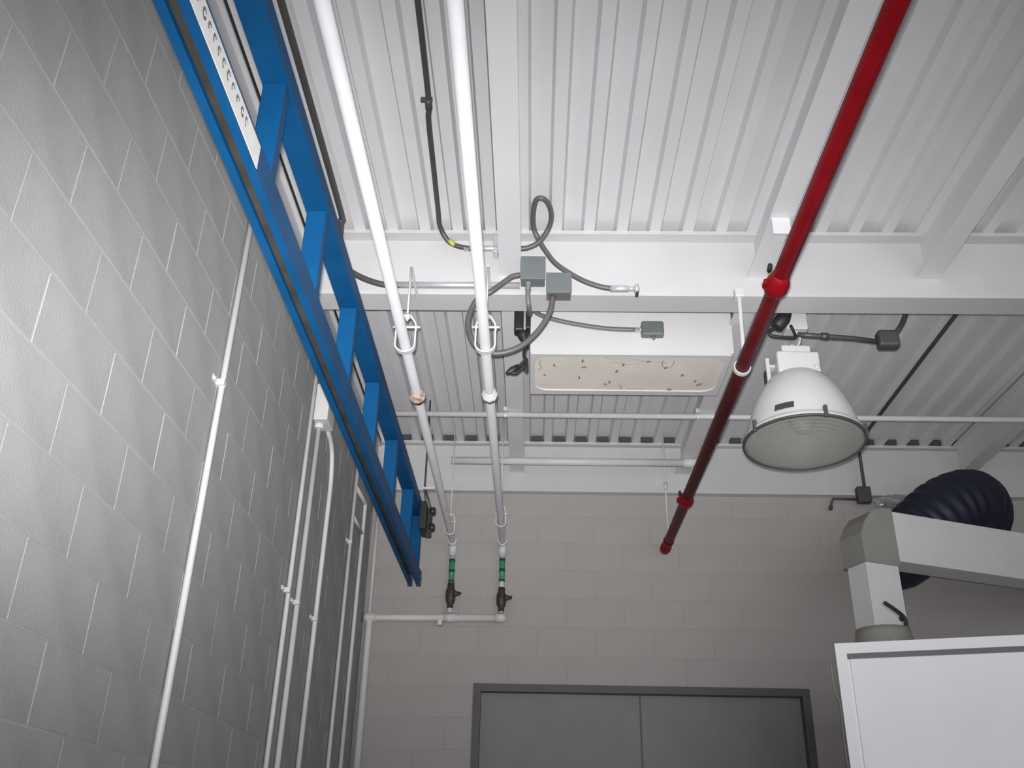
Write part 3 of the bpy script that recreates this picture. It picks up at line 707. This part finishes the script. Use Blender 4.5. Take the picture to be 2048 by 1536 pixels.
obj('hub', BM(tube, [(XCW, 4.69, 3.69), (XCW, 4.69, 3.72)], 0.027, 12), 'dull', bx)
wall_conduit('wall_conduit', 'white wall conduit whose top bends over into the pale box', [(5.085, 0.3), (5.125, 3.56), (5.06, 3.74), (4.775, 3.80)], 0.0135, [(5.105, 2.76)], 'dull', 0.12)
wall_conduit('wall_conduit', 'thin white wall conduit left of the ladder shaped pair near the corner', [(5.842, 0.3), (5.855, 4.20)], 0.0115, [(5.846, 3.42)])
c6 = wall_conduit('wall_conduit', 'thin white wall conduit right of the ladder shaped pair, joined by cross pieces', [(6.225, 0.3), (6.245, 3.82), (5.880, 3.80)], 0.0130, [], 'dull', 0.03)
obj('cross_piece', BM(tube, [(XCW, 5.875, 3.60), (XCW, 6.225, 3.60)], 0.010, 8), 'dull', c6)

# ------------------------------------------------------------------ fume cabinet and duct on the right
dang = math.radians(21.5)
du = thing('extraction_duct', 'white rectangular extraction duct with a grey elbow above the white cabinet', 'duct', (1.847, 5.20, 2.795), dang)
def loc(bm_fn, name, m, parent=du):
    return obj(name, bm_fn, m, parent, local=True)
W_, D_ = 0.222, 0.160
lowd = loc(BM(bbox, 0, W_, 0, D_, 0.0, 0.352, 0.002, 1), 'lower_duct', 'ductw')
def elbow(bm):
    e = 0.016
    pr = [(-e, 0.350), (-e, 0.515), (0.022, 0.590), (0.075, 0.652), (0.150, 0.680), (W_+0.004, 0.685), (W_+0.004, 0.350)]
    A = [bm.verts.new((x, -e, z)) for x, z in pr]; B = [bm.verts.new((x, D_+e, z)) for x, z in pr]
    bm.faces.new(A); bm.faces.new(B[::-1])
    for i in range(len(pr)):
        j = (i+1) % len(pr); bm.faces.new((A[i], B[i], B[j], A[j]))
loc(BM(elbow), 'elbow', 'ductg')
loc(BM(bbox, W_+0.006, 3.54, -0.012, D_, 0.378, 0.672, 0.003, 1), 'side_duct', 'ductw')
def lever(bm):
    tube(bm, smooth_path([(0.065, -0.020, 0.125), (0.125, -0.024, 0.092), (0.172, -0.024, 0.062), (0.188, -0.022, 0.035), (0.186, -0.020, 0.005)], 5), 0.011, 8)
    tube(bm, [(0.178, 0.004, 0.050), (0.178, -0.022, 0.050)], 0.014, 10)
loc(BM(lever), 'damper_lever', 'black', lowd)
def collar(bm):
    n = 40
    prof = [(0.165, -0.109), (0.166, -0.098), (0.155, -0.07), (0.146, -0.03), (0.144, -0.001)]
    lathe(bm, prof+[(0.0, -0.001)], W_/2, D_/2, n)
loc(BM(collar), 'round_collar', 'ductg')
loc(BM(tube_prof, (0.06, -0.060, -0.095), (0.06, -0.074, -0.097), [(0, 0.014), (0.012, 0.012)], 10), 'screw', 'ductw')

kang = math.radians(-18.0)
cbn = thing('fume_cabinet', 'white panelled cabinet hood under the extraction duct at lower right', 'cabinet', (1.60, 5.16, 1.2), kang)
HT = 2.685-1.2
loc(BM(bbox, 0.0, 1.0, 0.016, 0.60, 0.0, HT, 0.004, 1), 'body', 'cabw', cbn)
def cframe(bm):
    box(bm, 0.0, 1.0, 0, 0.016, HT-0.055, HT); box(bm, 0, 0.055, 0, 0.016, 0, HT-0.055); box(bm, 0.945, 1.0, 0, 0.016, 0, HT-0.055)
loc(BM(cframe), 'front_frame', 'cabw', cbn)
# cabinet front
loc(BM(bbox, 0.067, 0.933, 0.006, 0.016, 0.0, HT-0.082, 0.003, 1), 'front_panel', 'cabw', cbn)
loc(BM(box, 0.055, 0.945, 0.012, 0.0162, HT-0.082, HT-0.055), 'painted_shade_strip', 'gbox', cbn)  # grey strip colours in the shade below the frame's top member

cw = thing('hanging_wire', 'thin pale wire hanging on the end wall left of the white cabinet', 'wire', (1.98, 6.6, 2.0))
obj('wire', BM(tube, smooth_path([(2.022, 6.655, 2.86), (2.025, 6.652, 2.70), (2.05, 6.652, 2.60), (2.045, 6.652, 2.40), (2.05, 6.652, 2.1)]), 0.005, 6), 'dull', cw)

nv = thing('flexible_hose', 'fat dark navy flexible hose rising behind the white duct', 'hose', (2.4, 5.9, 3.3))
hpath = smooth_path([(1.925, 5.50, 3.30), (2.00, 5.60, 3.31), (2.12, 5.72, 3.325), (2.28, 5.84, 3.395), (2.44, 5.90, 3.52), (2.66, 5.93, 3.70), (2.88, 6.02, 3.80), (3.02, 6.24, 3.80), (3.04, 6.42, 3.79), (3.04, 6.62, 3.79)], 14)
def hrad_at(k):
    t = min(1.0, k/44.0); return 0.085+0.127*t*t*(3-2*t)
hrad = [hrad_at(k)+(0.010 if k % 4 < 2 else -0.004) for k in range(len(hpath))]
obj('hose', BM(tube, hpath, hrad, 28), 'navy', nv)

fm = thing('plastic_film', 'crumpled grey plastic film lying above the navy hose beside the dark box', 'film', (2.6, 6.5, 4.0))
bm = bmesh.new(); bmesh.ops.create_icosphere(bm, subdivisions=3, radius=1.0)
rq = random.Random(5)
for v in bm.verts:
    k = 1+rq.uniform(-0.22, 0.22)
    v.co = Vector((2.60+v.co.x*0.13*k, 6.56+v.co.y*0.05*k, 4.00+v.co.z*0.045*k))
obj('film', bm, 'film', fm)
